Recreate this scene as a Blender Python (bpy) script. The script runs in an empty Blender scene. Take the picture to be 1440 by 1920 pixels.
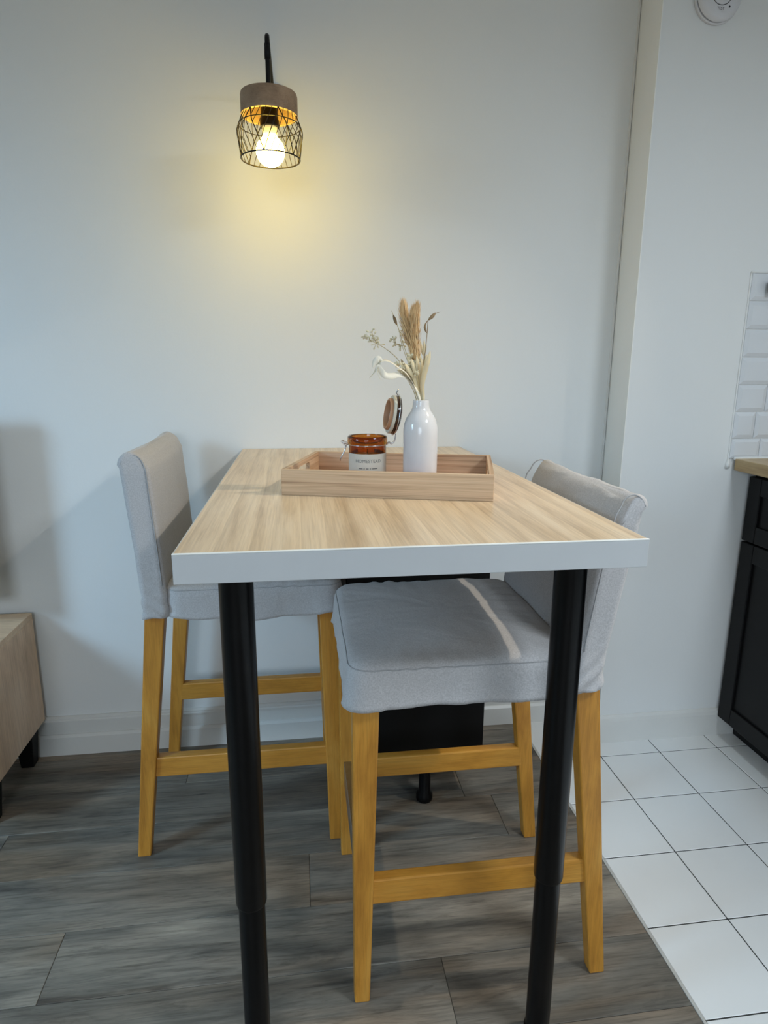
import bpy, bmesh, math, random
from mathutils import Vector, Matrix, noise
random.seed(7)
scn = bpy.context.scene
COL = scn.collection

# ------------------------------------------------------------------ camera
cam_d = bpy.data.cameras.new('camera')
cam_d.sensor_fit = 'HORIZONTAL'; cam_d.sensor_width = 36.0
cam_d.lens = 1183.3 / 1440 * 36.0
cam_d.clip_start = 0.02
cam = bpy.data.objects.new('camera', cam_d); COL.objects.link(cam)
R_ = Vector((0.99111678, -0.13289292, 0.00519717)); U_ = Vector((0.02458055, 0.22144688, 0.97486259)); F_ = Vector((0.13070323, 0.96607492, -0.2227463))
m = Matrix((R_, U_, -F_)).transposed().to_4x4(); m.translation = (0, 0, 1.18)
cam.matrix_world = m
scn.camera = cam

# ------------------------------------------------------------------ light and exposure
scn.view_settings.view_transform = 'Standard'; scn.view_settings.look = 'None'
scn.view_settings.gamma = 1.0; scn.view_settings.use_curve_mapping = False
scn.view_settings.exposure = 0.0
w = bpy.data.worlds.new('world'); scn.world = w; w.use_nodes = True
w.node_tree.nodes['Background'].inputs[0].default_value = (0.55, 0.75, 1.0, 1); w.node_tree.nodes['Background'].inputs[1].default_value = 1.0
def area(name, loc, target, sx, sy, power, col, shape='RECTANGLE', spread=180):
    d = bpy.data.lights.new(name, 'AREA'); d.shape = shape; d.size = sx; d.size_y = sy; d.energy = power; d.color = col
    d.spread = math.radians(spread)
    o = bpy.data.objects.new(name, d); COL.objects.link(o); o.location = loc
    o.rotation_euler = (Vector(target) - Vector(loc)).to_track_quat('-Z', 'Y').to_euler()
    return o
WIN_Y, WIN_Z, WIN_W, WIN_H = 0.15, 1.66, 0.55, 0.95
area('window_daylight', (-2.60, WIN_Y, WIN_Z), (-1.60, WIN_Y+0.92, WIN_Z-1.55), WIN_W, WIN_H, 26.5, (0.44, 0.73, 1.0), 'RECTANGLE', 106)
area('pendant_light', (1.24, 0.0, 2.12), (1.24, 0.0, 0), 0.46, 0.46, 21.0, (0.80, 0.91, 1.0), 'DISK', 178)
area('kitchen_spot_light', (1.516, 0.97, 2.46), (0.10, 1.15, 0.80), 0.03, 0.03, 2.3, (1.0, 0.88, 0.70), 'DISK', 62)

W2X, W2Z, W2W, W2H = -0.75, 1.06, 1.50, 2.10      # added unseen window behind the camera, fills the low shaded areas with light
area('rear_fill_light', (W2X, -2.585, W2Z), (W2X+0.1, -1.6, W2Z-0.85), W2W-0.1, W2H-0.1, 39, (0.75, 0.88, 1.0), 'RECTANGLE', 120)

# ------------------------------------------------------------------ materials
def lin(c):
    return tuple((v/255/12.92 if v/255 <= 0.04045 else ((v/255+0.055)/1.055)**2.4) for v in c) + (1.0,)
class NT:
    def __init__(s, name):
        s.m = bpy.data.materials.new(name); s.m.use_nodes = True; s.t = s.m.node_tree
        s.b = s.t.nodes['Principled BSDF']
    def n(s, typ, **kw):
        nd = s.t.nodes.new(typ)
        for k, v in kw.items():
            if k in nd.inputs: nd.inputs[k].default_value = v
            else: setattr(nd, k, v)
        return nd
    def l(s, a, b): s.t.links.new(a, b)
    def ramp(s, fac, stops):
        r = s.n('ShaderNodeValToRGB'); e = r.color_ramp.elements
        while len(e) < len(stops): e.new(0.5)
        for i, (p, c) in enumerate(stops): e[i].position = p; e[i].color = c
        s.l(fac, r.inputs[0]); return r
    def mix(s, fac, a, b, mode='MIX'):
        x = s.n('ShaderNodeMix', data_type='RGBA', blend_type=mode)
        if isinstance(fac, float): x.inputs[0].default_value = fac
        else: s.l(fac, x.inputs[0])
        for i, v in ((6, a), (7, b)):
            if isinstance(v, tuple): x.inputs[i].default_value = v
            else: s.l(v, x.inputs[i])
        return x.outputs[2]
    def bump(s, h, strength, dist=0.002, normal=None):
        bp = s.n('ShaderNodeBump'); bp.inputs['Strength'].default_value = strength; bp.inputs['Distance'].default_value = dist
        s.l(h, bp.inputs['Height'])
        if normal is not None: s.l(normal, bp.inputs['Normal'])
        s.l(bp.outputs[0], s.b.inputs['Normal']); return bp.outputs[0]
def plain(name, rgb, rough=0.5, metal=0.0, var=0.06, scale=12, bump=0.0, coat=0.0):
    t = NT(name); tc = t.n('ShaderNodeTexCoord'); no = t.n('ShaderNodeTexNoise', Scale=scale, Detail=4.0)
    t.l(tc.outputs['Object'], no.inputs['Vector'])
    c = lin(rgb); d = tuple(v*(1-var) for v in c[:3]) + (1,); e = tuple(min(1, v*(1+var)) for v in c[:3]) + (1,)
    r = t.ramp(no.outputs[0], [(0.3, d), (0.7, e)]); t.l(r.outputs[0], t.b.inputs['Base Color'])
    t.b.inputs['Roughness'].default_value = rough; t.b.inputs['Metallic'].default_value = metal
    t.b.inputs['Coat Weight'].default_value = coat
    if bump: t.bump(no.outputs[0], bump, 0.001)
    return t.m
def wood(name, dark, mid, light, axis, rough=0.45, across=40.0, along=2.2, fine=1.0, rings=0.0, spec=0.5, rand=4.0, bump=0.15, ringscale=3.0):
    """grain runs along `axis` of object space; every object samples its own part of the texture"""
    t = NT(name); tc = t.n('ShaderNodeTexCoord'); oi = t.n('ShaderNodeObjectInfo')
    mul = t.n('ShaderNodeVectorMath', operation='SCALE'); t.l(oi.outputs['Random'], mul.inputs['Scale']); mul.inputs[0].default_value = (rand*1.7, rand*2.3, rand*3.1)
    add = t.n('ShaderNodeVectorMath', operation='ADD'); t.l(tc.outputs['Object'], add.inputs[0]); t.l(mul.outputs[0], add.inputs[1])
    def mp(a, c):
        mpn = t.n('ShaderNodeMapping'); s = [c, c, c]; s[axis] = a; mpn.inputs['Scale'].default_value = s
        t.l(add.outputs[0], mpn.inputs['Vector']); return mpn.outputs[0]
    n1 = t.n('ShaderNodeTexNoise', Scale=1.0, Detail=5.0, Roughness=0.6, Distortion=0.6); t.l(mp(along, across*0.28), n1.inputs['Vector'])
    n2 = t.n('ShaderNodeTexNoise', Scale=1.0, Detail=4.0, Roughness=0.65); t.l(mp(along*3, across*6*fine), n2.inputs['Vector'])
    r1 = t.ramp(n1.outputs[0], [(0.30, lin(dark)), (0.5, lin(mid)), (0.72, lin(light))])
    col = r1.outputs[0]
    if rings:
        wv = t.n('ShaderNodeTexWave', wave_type='RINGS', rings_direction='SPHERICAL', wave_profile='SAW', Scale=ringscale, Distortion=3.0, Detail=3.0)
        wv.inputs['Detail Scale'].default_value = 1.5; wv.inputs['Detail Roughness'].default_value = 0.6
        t.l(mp(along*0.35, across*0.22), wv.inputs['Vector'])
        rr = t.ramp(wv.outputs[0], [(0.0, (0.78, 0.74, 0.70, 1)), (0.6, (1, 1, 1, 1)), (1.0, (1.06, 1.05, 1.03, 1))])
        col = t.mix(rings, col, rr.outputs[0], 'MULTIPLY')
    r2 = t.ramp(n2.outputs[0], [(0.36, (0.72, 0.69, 0.66, 1)), (0.56, (1, 1, 1, 1))])
    col = t.mix(0.55, col, r2.outputs[0], 'MULTIPLY')
    t.l(col, t.b.inputs['Base Color']); t.b.inputs['Roughness'].default_value = rough
    t.b.inputs['Specular IOR Level'].default_value = spec
    if bump: t.bump(n2.outputs[0], bump, 0.0008)
    return t.m
def wallmat(name, rgb):
    t = NT(name); tc = t.n('ShaderNodeTexCoord'); a = t.n('ShaderNodeTexNoise', Scale=170.0, Detail=3.0); b = t.n('ShaderNodeTexNoise', Scale=2.2, Detail=3.0)
    t.l(tc.outputs['Object'], a.inputs['Vector']); t.l(tc.outputs['Object'], b.inputs['Vector'])
    c = lin(rgb); r = t.ramp(b.outputs[0], [(0.3, tuple(v*0.975 for v in c[:3]) + (1,)), (0.7, c)]); t.l(r.outputs[0], t.b.inputs['Base Color'])
    t.b.inputs['Roughness'].default_value = 0.62; t.b.inputs['Specular IOR Level'].default_value = 0.35
    c1 = t.n('ShaderNodeTexNoise', Scale=22.0, Detail=2.0); t.l(tc.outputs['Object'], c1.inputs['Vector'])
    n0 = t.bump(c1.outputs[0], 0.10, 0.004); t.bump(a.outputs[0], 0.10, 0.0015, n0)
    return t.m
def fabricmat(name, rgb):
    t = NT(name); tc = t.n('ShaderNodeTexCoord')
    a = t.n('ShaderNodeTexNoise', Scale=420.0, Detail=2.0); b = t.n('ShaderNodeTexNoise', Scale=9.0, Detail=4.0, Roughness=0.6, Distortion=0.8)
    for x in (a, b): t.l(tc.outputs['Object'], x.inputs['Vector'])
    c = lin(rgb)
    r = t.ramp(a.outputs[0], [(0.3, tuple(v*0.84 for v in c[:3]) + (1,)), (0.7, tuple(min(1, v*1.10) for v in c[:3]) + (1,))])
    t.l(r.outputs[0], t.b.inputs['Base Color']); t.b.inputs['Roughness'].default_value = 0.9
    t.b.inputs['Sheen Weight'].default_value = 0.25; t.b.inputs['Specular IOR Level'].default_value = 0.2
    n0 = t.bump(b.outputs[0], 0.35, 0.010); t.bump(a.outputs[0], 0.25, 0.0008, n0)
    return t.m
def floormat():
    t = NT('weathered_oak_laminate'); tc = t.n('ShaderNodeTexCoord'); oi = t.n('ShaderNodeObjectInfo')
    mul = t.n('ShaderNodeVectorMath', operation='SCALE'); t.l(oi.outputs['Random'], mul.inputs['Scale']); mul.inputs[0].default_value = (17, 23, 0)
    add = t.n('ShaderNodeVectorMath', operation='ADD'); t.l(tc.outputs['Object'], add.inputs[0]); t.l(mul.outputs[0], add.inputs[1])
    def nz(sx, sy, det, rough, dist):
        mpn = t.n('ShaderNodeMapping'); mpn.inputs['Scale'].default_value = (sx, sy, 1); t.l(add.outputs[0], mpn.inputs['Vector'])
        n = t.n('ShaderNodeTexNoise', Scale=1.0, Detail=det, Roughness=rough, Distortion=dist); t.l(mpn.outputs[0], n.inputs['Vector']); return n
    big = nz(1.6, 9, 4.0, 0.55, 1.2); streak = nz(2.6, 26, 6.0, 0.62, 1.6); fine = nz(9, 190, 4.0, 0.7, 0.2); midg = nz(4.5, 62, 5.0, 0.7, 2.2); hue = nz(1.4, 6, 2.0, 0.5, 0.8)
    r1 = t.ramp(big.outputs[0], [(0.26, lin((90, 87, 82))), (0.46, lin((128, 122, 112))), (0.62, lin((152, 143, 130))), (0.8, lin((176, 166, 150)))])
    r2 = t.ramp(streak.outputs[0], [(0.30, (0.42, 0.42, 0.43, 1)), (0.45, (0.86, 0.86, 0.86, 1)), (0.62, (1.0, 1.0, 1.0, 1)), (0.78, (1.18, 1.16, 1.13, 1))])
    r3 = t.ramp(fine.outputs[0], [(0.35, (0.72, 0.72, 0.72, 1)), (0.6, (1, 1, 1, 1))])
    rh = t.ramp(hue.outputs[0], [(0.48, (1, 1, 1, 1)), (0.66, (1.12, 0.93, 0.78, 1))])
    c = t.mix(0.85, r1.outputs[0], r2.outputs[0], 'MULTIPLY'); c = t.mix(0.6, c, r3.outputs[0], 'MULTIPLY'); rm_ = t.ramp(midg.outputs[0], [(0.34, (0.55, 0.54, 0.53, 1)), (0.5, (1, 1, 1, 1)), (0.72, (1.16, 1.15, 1.13, 1))]); c = t.mix(0.7, c, rm_.outputs[0], 'MULTIPLY'); c = t.mix(0.9, c, rh.outputs[0], 'MULTIPLY')
    vv = t.n('ShaderNodeMapRange'); vv.inputs['To Min'].default_value = 0.86; vv.inputs['To Max'].default_value = 1.10; t.l(oi.outputs['Random'], vv.inputs['Value'])
    hs = t.n('ShaderNodeHueSaturation'); t.l(vv.outputs[0], hs.inputs['Value']); t.l(c, hs.inputs['Color'])
    t.l(hs.outputs[0], t.b.inputs['Base Color']); t.b.inputs['Roughness'].default_value = 0.46; t.b.inputs['Specular IOR Level'].default_value = 0.35
    t.bump(fine.outputs[0], 0.18, 0.0008)
    return t.m
def glassmat(name, rgb, rough=0.03):
    t = NT(name); tc = t.n('ShaderNodeTexCoord'); no = t.n('ShaderNodeTexNoise', Scale=30.0); t.l(tc.outputs['Object'], no.inputs['Vector'])
    c = lin(rgb); r = t.ramp(no.outputs[0], [(0.3, tuple(v*0.9 for v in c[:3]) + (1,)), (0.7, c)]); t.l(r.outputs[0], t.b.inputs['Base Color'])
    t.b.inputs['Transmission Weight'].default_value = 1.0; t.b.inputs['Roughness'].default_value = rough; t.b.inputs['IOR'].default_value = 1.45
    return t.m
def emitmat(name, rgb, strength):
    t = NT(name); t.b.inputs['Base Color'].default_value = (0.9, 0.9, 0.9, 1)
    t.b.inputs['Emission Color'].default_value = rgb + (1,); t.b.inputs['Emission Strength'].default_value = strength
    return t.m
M = dict(
    wall=wallmat('white_wall_paint', (236, 237, 236)), ceil=wallmat('white_ceiling_paint', (240, 240, 238)),
    trim=plain('white_gloss_trim', (226, 225, 221), 0.35, var=0.02, scale=6), caulk=plain('white_sealant', (236, 236, 234), 0.5, var=0.03, scale=60, bump=0.4),
    floor=floormat(), subfloor=plain('dark_underlay', (45, 43, 41), 0.9), grout=plain('dark_grout', (62, 62, 60), 0.95, scale=80),
    tile=plain('white_floor_tile', (240, 240, 238), 0.30, var=0.015, scale=5), wtile=plain('white_wall_tile', (222, 225, 229), 0.12, var=0.015, scale=5),
    top=wood('oak_laminate_top', (200, 172, 136), (226, 201, 167), (238, 217, 186), 1, 0.30, across=95, along=2.2, fine=0.6, rings=0.55, ringscale=0.85),
    edge=plain('white_edge_band', (200, 201, 202), 0.35, var=0.015), bright_white=plain('highlight_white', (247, 246, 241), 0.3, var=0.01),  # brighter white for the painted table-edge highlight and the lightened wall return
    black=plain('black_powder_coat', (9, 9, 10), 0.28, var=0.15, scale=30), blackmat=plain('matt_black_board', (12, 12, 12), 0.55, var=0.1),
    tray=wood('paulownia_tray_wood', (158, 124, 94), (212, 180, 146), (224, 196, 164), 0, 0.55, across=360, along=1.8, fine=0.2),
    trayY=wood('paulownia_tray_end_wood', (158, 124, 94), (212, 180, 146), (224, 196, 164), 1, 0.55, across=360, along=1.8, fine=0.2),
    trayin=wood('tray_base_wood', (168, 110, 78), (194, 138, 102), (206, 158, 124), 0, 0.55, across=240, along=2.5, fine=0.3),
    leg=wood('honey_oak_stain', (172, 114, 38), (204, 142, 54), (216, 158, 70), 2, 0.42, across=60, along=4.0, bump=0.08),
    rail=wood('honey_oak_stain_rail', (172, 114, 38), (204, 142, 54), (216, 158, 70), 0, 0.42, across=60, along=4.0, bump=0.08),
    railY=wood('honey_oak_stain_footrest', (172, 114, 38), (204, 142, 54), (216, 158, 70), 1, 0.42, across=60, along=4.0, bump=0.08),
    fabric=fabricmat('grey_cotton_cover', (192, 189, 189)), seam=plain('grey_seam_thread', (172, 171, 172), 0.9, scale=200),
    steel=plain('brushed_steel', (176, 178, 180), 0.30, 1.0, var=0.06, scale=90), wire=plain('bright_wire', (210, 210, 212), 0.22, 1.0, var=0.04),
    sbwood=wood('sonoma_oak_board', (200, 168, 138), (230, 200, 170), (242, 216, 190), 2, 0.5, across=34, along=2.4),
    sbtop=wood('sonoma_oak_top', (200, 168, 138), (230, 202, 170), (242, 218, 190), 0, 0.5, across=34, along=2.4),
    lampwood=wood('lamp_cap_wood', (120, 94, 72), (156, 128, 100), (176, 148, 120), 0, 0.6, across=60, along=8),
    lampmetal=plain('dark_bronze_wire', (38, 32, 29), 0.45, 0.6, var=0.1), lampblack=plain('lamp_black_metal', (30, 29, 29), 0.4, 0.5, var=0.1),
    bulb=emitmat('glowing_bulb', (1.0, 0.70, 0.095), 54.0), bulbcollar=plain('bulb_collar_white', (215, 212, 204), 0.5),
    ceramic=plain('white_glazed_ceramic', (226, 225, 226), 0.16, var=0.03, scale=25, coat=0.3),
    amber=glassmat('amber_glass', (204, 142, 66)), wax=plain('candle_wax', (222, 206, 176), 0.6), paper=plain('cream_paper_label', (222, 219, 206), 0.75, var=0.03),
    ink=plain('grey_ink', (120, 120, 116), 0.8), gasket=plain('tan_rubber_ring', (192, 146, 112), 0.55), lidglass=plain('dark_amber_lid', (64, 38, 22), 0.12, coat=0.5),
    plume=plain('dried_plume', (234, 202, 152), 0.9, var=0.15, scale=60), stem=plain('dried_stem', (196, 182, 140), 0.85, var=0.1, scale=40), pod=plain('dried_pod', (150, 128, 98), 0.85, var=0.15, scale=80),
    petal=plain('bleached_leaf', (238, 234, 220), 0.75, var=0.05, scale=30), cream=plain('cream_leaf', (222, 208, 172), 0.8, var=0.08, scale=50), floret=plain('cream_floret', (228, 220, 190), 0.85, var=0.08, scale=60),
    cab=plain('black_cabinet_lacquer', (17, 17, 18), 0.42, var=0.12, scale=40, bump=0.05), counter=wood('oak_worktop', (160, 130, 88), (186, 158, 114), (206, 180, 138), 1, 0.4, across=36, along=2.5),
    plastic=plain('white_detector_plastic', (218, 218, 222), 0.45, var=0.02), darkslot=plain('dark_slot', (40, 40, 44), 0.7), tv=plain('black_screen_plastic', (14, 14, 15), 0.25),
    hook=plain('dark_rail_metal', (52, 54, 54), 0.4, 0.4), pane=glassmat('clear_window_pane', (245, 248, 250), 0.0), joint=plain('pale_floor_profile', (196, 194, 188), 0.45),
    label2=plain('frosted_jar_side', (214, 210, 194), 0.5, var=0.02),
)

for k_ in ('black', 'blackmat', 'cab', 'lampblack'):
    M[k_].node_tree.nodes['Principled BSDF'].inputs['Specular IOR Level'].default_value = 0.22

# ------------------------------------------------------------------ mesh helpers
def mesh(name, verts, faces, mat, parent=None, smooth=False, loc=None):
    me = bpy.data.meshes.new(name); me.from_pydata([tuple(v) for v in verts], [], faces)
    bm = bmesh.new(); bm.from_mesh(me); bmesh.ops.recalc_face_normals(bm, faces=bm.faces); bm.to_mesh(me); bm.free()
    me.materials.append(M[mat])
    if smooth: me.polygons.foreach_set('use_smooth', [True]*len(me.polygons))
    o = bpy.data.objects.new(name, me); COL.objects.link(o)
    if parent is not None: o.parent = parent
    if loc is not None: o.location = loc
    return o
def bevbox(name, mn, mx, mat, parent=None, bev=0.0, seg=2):
    """box whose origin is its own centre (so textures differ per piece by object coordinates)"""
    c = [(a+b)/2 for a, b in zip(mn, mx)]; h = [(b-a)/2 for a, b in zip(mn, mx)]
    bm = bmesh.new(); bmesh.ops.create_cube(bm, size=2.0)
    for v in bm.verts: v.co = Vector((v.co.x*h[0], v.co.y*h[1], v.co.z*h[2]))
    if bev > 0: bmesh.ops.bevel(bm, geom=list(bm.edges), offset=min(bev, min(h)*0.9), segments=seg, affect='EDGES', profile=0.5)
    me = bpy.data.meshes.new(name); bm.to_mesh(me); bm.free(); me.materials.append(M[mat])
    o = bpy.data.objects.new(name, me); COL.objects.link(o); o.location = c
    if parent is not None: o.parent = parent
    return o
def prism(name, b, t, mat, parent=None, bev=0.003):
    """tapered post: b and t = (x0,x1,y0,y1,z)"""
    vs = []
    for (x0, x1, y0, y1, z) in (b, t): vs += [(x0, y0, z), (x1, y0, z), (x1, y1, z), (x0, y1, z)]
    bm = bmesh.new(); V = [bm.verts.new(v) for v in vs]
    for f in ((0, 3, 2, 1), (4, 5, 6, 7), (0, 1, 5, 4), (1, 2, 6, 5), (2, 3, 7, 6), (3, 0, 4, 7)): bm.faces.new([V[i] for i in f])
    if bev: bmesh.ops.bevel(bm, geom=list(bm.edges), offset=bev, segments=2, affect='EDGES', profile=0.5)
    me = bpy.data.meshes.new(name); bm.to_mesh(me); bm.free(); me.materials.append(M[mat])
    o = bpy.data.objects.new(name, me); COL.objects.link(o)
    if parent is not None: o.parent = parent
    return o
def lathe_data(prof, n=32, cx=0, cy=0):
    vs, fs = [], []
    for (r, z) in prof:
        for i in range(n):
            a = 2*math.pi*i/n; vs.append((cx+r*math.cos(a), cy+r*math.sin(a), z))
    for j in range(len(prof)-1):
        for i in range(n):
            k = (i+1) % n; fs.append((j*n+i, j*n+k, (j+1)*n+k, (j+1)*n+i))
    if prof[0][0] > 1e-6: fs.append(tuple(range(n))[::-1])
    if prof[-1][0] > 1e-6: fs.append(tuple((len(prof)-1)*n+i for i in range(n)))
    return vs, fs
def lathe(name, prof, mat, parent=None, n=32, loc=None, closed=False, smooth=True):
    vs, fs = lathe_data(prof, n)
    if closed:
        fs = [f for f in fs if len(f) == 4]; J = len(prof)-1
        for i in range(n):
            k = (i+1) % n; fs.append((J*n+i, J*n+k, k, i))
    o = mesh(name, vs, fs, mat, parent, smooth, loc)
    if smooth:
        try: o.data.set_sharp_from_angle(angle=math.radians(40))
        except Exception: pass
    return o
def tube_data(pts, r, n=8, closed=False, r_end=None):
    pts = [Vector(p) for p in pts]; N = len(pts); vs, fs = [], []; up = None
    for i, p in enumerate(pts):
        if closed: t = pts[(i+1) % N] - pts[i-1]
        else: t = pts[min(i+1, N-1)] - pts[max(i-1, 0)]
        t.normalize()
        if up is None: up = Vector((0, 0, 1)) if abs(t.z) < 0.9 else Vector((1, 0, 0))
        x = t.cross(up).normalized(); up = x.cross(t).normalized()
        rr = r[i] if isinstance(r, (list, tuple)) else r
        for k in range(n):
            a = 2*math.pi*k/n; vs.append(p + (x*math.cos(a) + up*math.sin(a))*rr)
    for i in range(N if closed else N-1):
        j = (i+1) % N
        for k in range(n):
            q = (k+1) % n; fs.append((i*n+k, i*n+q, j*n+q, j*n+k))
    if not closed: fs.append(tuple(range(n))[::-1]); fs.append(tuple((N-1)*n+k for k in range(n)))
    return vs, fs
def tube(name, pts, r, mat, parent=None, n=8, closed=False):
    vs, fs = tube_data(pts, r, n, closed); return mesh(name, vs, fs, mat, parent, True)
def joined(name, datas, mat, parent=None, smooth=True):
    V, F = [], []
    for vs, fs in datas:
        o = len(V); V += list(vs); F += [tuple(i+o for i in f) for f in fs]
    return mesh(name, V, F, mat, parent, smooth)
def extrude_profile(name, prof, p0, p1, out, mat, parent=None):
    """prof: (d,z) outline, d measured along `out`; swept from p0 to p1 on the floor plane"""
    vs = []
    for p in (p0, p1):
        for d, z in prof: vs.append((p[0]+out[0]*d, p[1]+out[1]*d, z))
    n = len(prof); fs = [(i, (i+1) % n, n+(i+1) % n, n+i) for i in range(n)] + [tuple(range(n)), tuple(range(n, 2*n))]
    return mesh(name, vs, fs, mat, parent)
def spline(pts, n=6):
    pts = [Vector(p) for p in pts]; out = []
    for i in range(len(pts)-1):
        p0 = pts[max(i-1, 0)]; p1 = pts[i]; p2 = pts[i+1]; p3 = pts[min(i+2, len(pts)-1)]
        for k in range(n):
            t = k/n; out.append(0.5*((2*p1)+(p2-p0)*t+(2*p0-5*p1+4*p2-p3)*t*t+(3*p1-p0-3*p2+p3)*t**3))
    out.append(pts[-1]); return out
def tag(o, label, cat, group=None):
    o['label'] = label; o['category'] = cat
    if group: o['group'] = group
    return o
def struct(o): o['kind'] = 'structure'; return o
def thing(name, label, cat, loc=(0, 0, 0), rotz=0.0, group=None):
    o = bpy.data.objects.new(name, None); COL.objects.link(o); o.location = loc; o.rotation_euler = (0, 0, rotz); o.empty_display_size = 0.05
    return tag(o, label, cat, group)
def text_mesh(body, size):
    cu = bpy.data.curves.new('lettering', 'FONT'); cu.body = body; cu.size = size; cu.align_x = 'CENTER'; cu.align_y = 'CENTER'; cu.resolution_u = 3
    o = bpy.data.objects.new('lettering', cu); COL.objects.link(o)
    dg = bpy.context.evaluated_depsgraph_get(); dg.update()
    me = bpy.data.meshes.new_from_object(o.evaluated_get(dg)); bpy.data.objects.remove(o); bpy.data.curves.remove(cu)
    return me

# ------------------------------------------------------------------ room shell
YB, YK = 1.878, 1.725            # back wall, kitchen section of the back wall (stands forward)
XL, XR, YF, ZC = -2.6, 1.95, -2.6, 2.5
XJ = 0.716                       # laminate / tile border
struct(bevbox('wall_back', (XL, YB, 0), (0.957, YB+0.12, ZC), 'wall'))
kp = [(0.936, YK), (XR, YK), (XR, YB+0.12), (0.957, YB+0.12), (0.957, YB)]
kv = [(x, y, z) for z in (0, ZC) for x, y in kp]
wall_k = struct(mesh('wall_kitchen', kv, [tuple(range(5)), tuple(range(5, 10))] + [(i, (i+1) % 5, 5+(i+1) % 5, 5+i) for i in range(5)], 'wall'))
struct(bevbox('wall_right', (XR, YF, 0), (XR+0.12, YB+0.12, ZC), 'wall'))
struct(bevbox('wall_front', (XL, YF-0.12, 0), (XR, YF, ZC), 'wall'))
struct(bevbox('ceiling', (XL-0.12, YF-0.12, ZC), (XR+0.12, YB+0.12, ZC+0.1), 'ceil'))
# left wall with the window opening
y0, y1, z0, z1 = WIN_Y-WIN_W/2, WIN_Y+WIN_W/2, WIN_Z-WIN_H/2, WIN_Z+WIN_H/2
d = []
for mn, mx in (((XL-0.12, YF-0.12, 0), (XL, y0, ZC)), ((XL-0.12, y1, 0), (XL, YB+0.12, ZC)), ((XL-0.12, y0, 0), (XL, y1, z0)), ((XL-0.12, y0, z1), (XL, y1, ZC))):
    vs = [(x, y, z) for z in (mn[2], mx[2]) for x, y in ((mn[0], mn[1]), (mx[0], mn[1]), (mx[0], mx[1]), (mn[0], mx[1]))]
    d.append((vs, [(0, 3, 2, 1), (4, 5, 6, 7), (0, 1, 5, 4), (1, 2, 6, 5), (2, 3, 7, 6), (3, 0, 4, 7)]))
struct(joined('wall_left', d, 'wall', smooth=False))
win = struct(bevbox('window_1', (XL-0.10, y0, z0), (XL-0.06, y0+0.04, z1), 'trim'))
for nm, mn, mx in (('window_frame', (XL-0.10, y1-0.04, z0), (XL-0.06, y1, z1)), ('window_frame', (XL-0.10, y0+0.04, z0), (XL-0.06, y1-0.04, z0+0.04)), ('window_frame', (XL-0.10, y0+0.04, z1-0.04), (XL-0.06, y1-0.04, z1)), ('pane', (XL-0.083, y0+0.04, z0+0.04), (XL-0.078, y1-0.04, z1-0.04))):
    o = bevbox(nm, mn, mx, 'pane' if nm == 'pane' else 'trim'); o.location -= win.location; o.parent = win

fill_win = struct(bevbox('added_fill_window', (W2X-W2W/2, YF+0.0005, W2Z-W2H/2), (W2X-W2W/2+0.05, YF+0.03, W2Z+W2H/2), 'trim'))  # unseen frame added around the rear fill light
for mn, mx in (((W2X+W2W/2-0.05, YF+0.0005, W2Z-W2H/2), (W2X+W2W/2, YF+0.03, W2Z+W2H/2)), ((W2X-W2W/2+0.05, YF+0.0005, W2Z-W2H/2), (W2X+W2W/2-0.05, YF+0.03, W2Z-W2H/2+0.05)), ((W2X-W2W/2+0.05, YF+0.0005, W2Z+W2H/2-0.05), (W2X+W2W/2-0.05, YF+0.03, W2Z+W2H/2))):
    o = bevbox('window_frame', mn, mx, 'trim'); o.location -= fill_win.location; o.parent = fill_win
# floor: laminate planks along X, then white tiles
floor = struct(bevbox('floor', (XL-0.12, YF-0.12, -0.06), (XR+0.12, YB+0.12, -0.008), 'subfloor'))
def plank(x0, x1, ya, yb):
    o = bevbox('plank', (x0+0.0004, ya+0.0004, -0.008), (x1-0.0004, yb-0.0004, 0.0), 'floor', None, 0.0009, 1)
    o.location -= floor.location; o.parent = floor
joints = {1.035: -0.52, 0.875: 0.263, 1.195: 0.0, 1.355: 0.515, 1.515: 0.44, 1.675: -0.35, 0.715: -0.2, 0.555: 0.4}
PW, PL = 0.16, 1.28
k = 0
ya = 1.835
while ya > YF:
    yb = min(ya+PW, YB-0.001)
    key = min(joints, key=lambda q: abs(q-ya)); jx = joints[key] if abs(key-ya) < 0.02 else -0.9+((k*0.53) % 1.28)
    x = jx
    while x > XL: x -= PL
    while x < XJ:
        a, b = max(x, XL), min(x+PL, XJ)
        if b-a > 0.01: plank(a, b, ya, yb)
        x += PL
    ya -= PW; k += 1
# tile bed (grout) + tiles
grout = bevbox('grout_bed', (XJ+0.006, YF, -0.0079), (XR, YB-0.001, -0.0012), 'grout'); grout.location -= floor.location; grout.parent = floor
xs = [XJ+0.006] + [0.911+0.1965*i for i in range(7)]; xs = [x for x in xs if x < XR] + [XR]
ys = [YB] + [1.645-0.2*i for i in range(24)]; ys = [y for y in ys if y > YF] + [YF]
for i in range(len(xs)-1):
    for j in range(len(ys)-1):
        a, b, c, dd = xs[i]+0.0013, xs[i+1]-0.0013, ys[j+1]+0.0013, ys[j]-0.0013
        if j == 0 and a > 0.92: dd = YK-0.0013
        if b-a < 0.01 or dd-c < 0.01: continue
        o = bevbox('tile', (a, c, -0.0075), (b, dd, 0.0), 'tile', None, 0.0012, 1); o.location -= floor.location; o.parent = floor
struct(bevbox('trim_1', (XJ, YF, -0.007), (XJ+0.006, YB-0.001, 0.0014), 'joint', None, 0.0006, 1))
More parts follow.
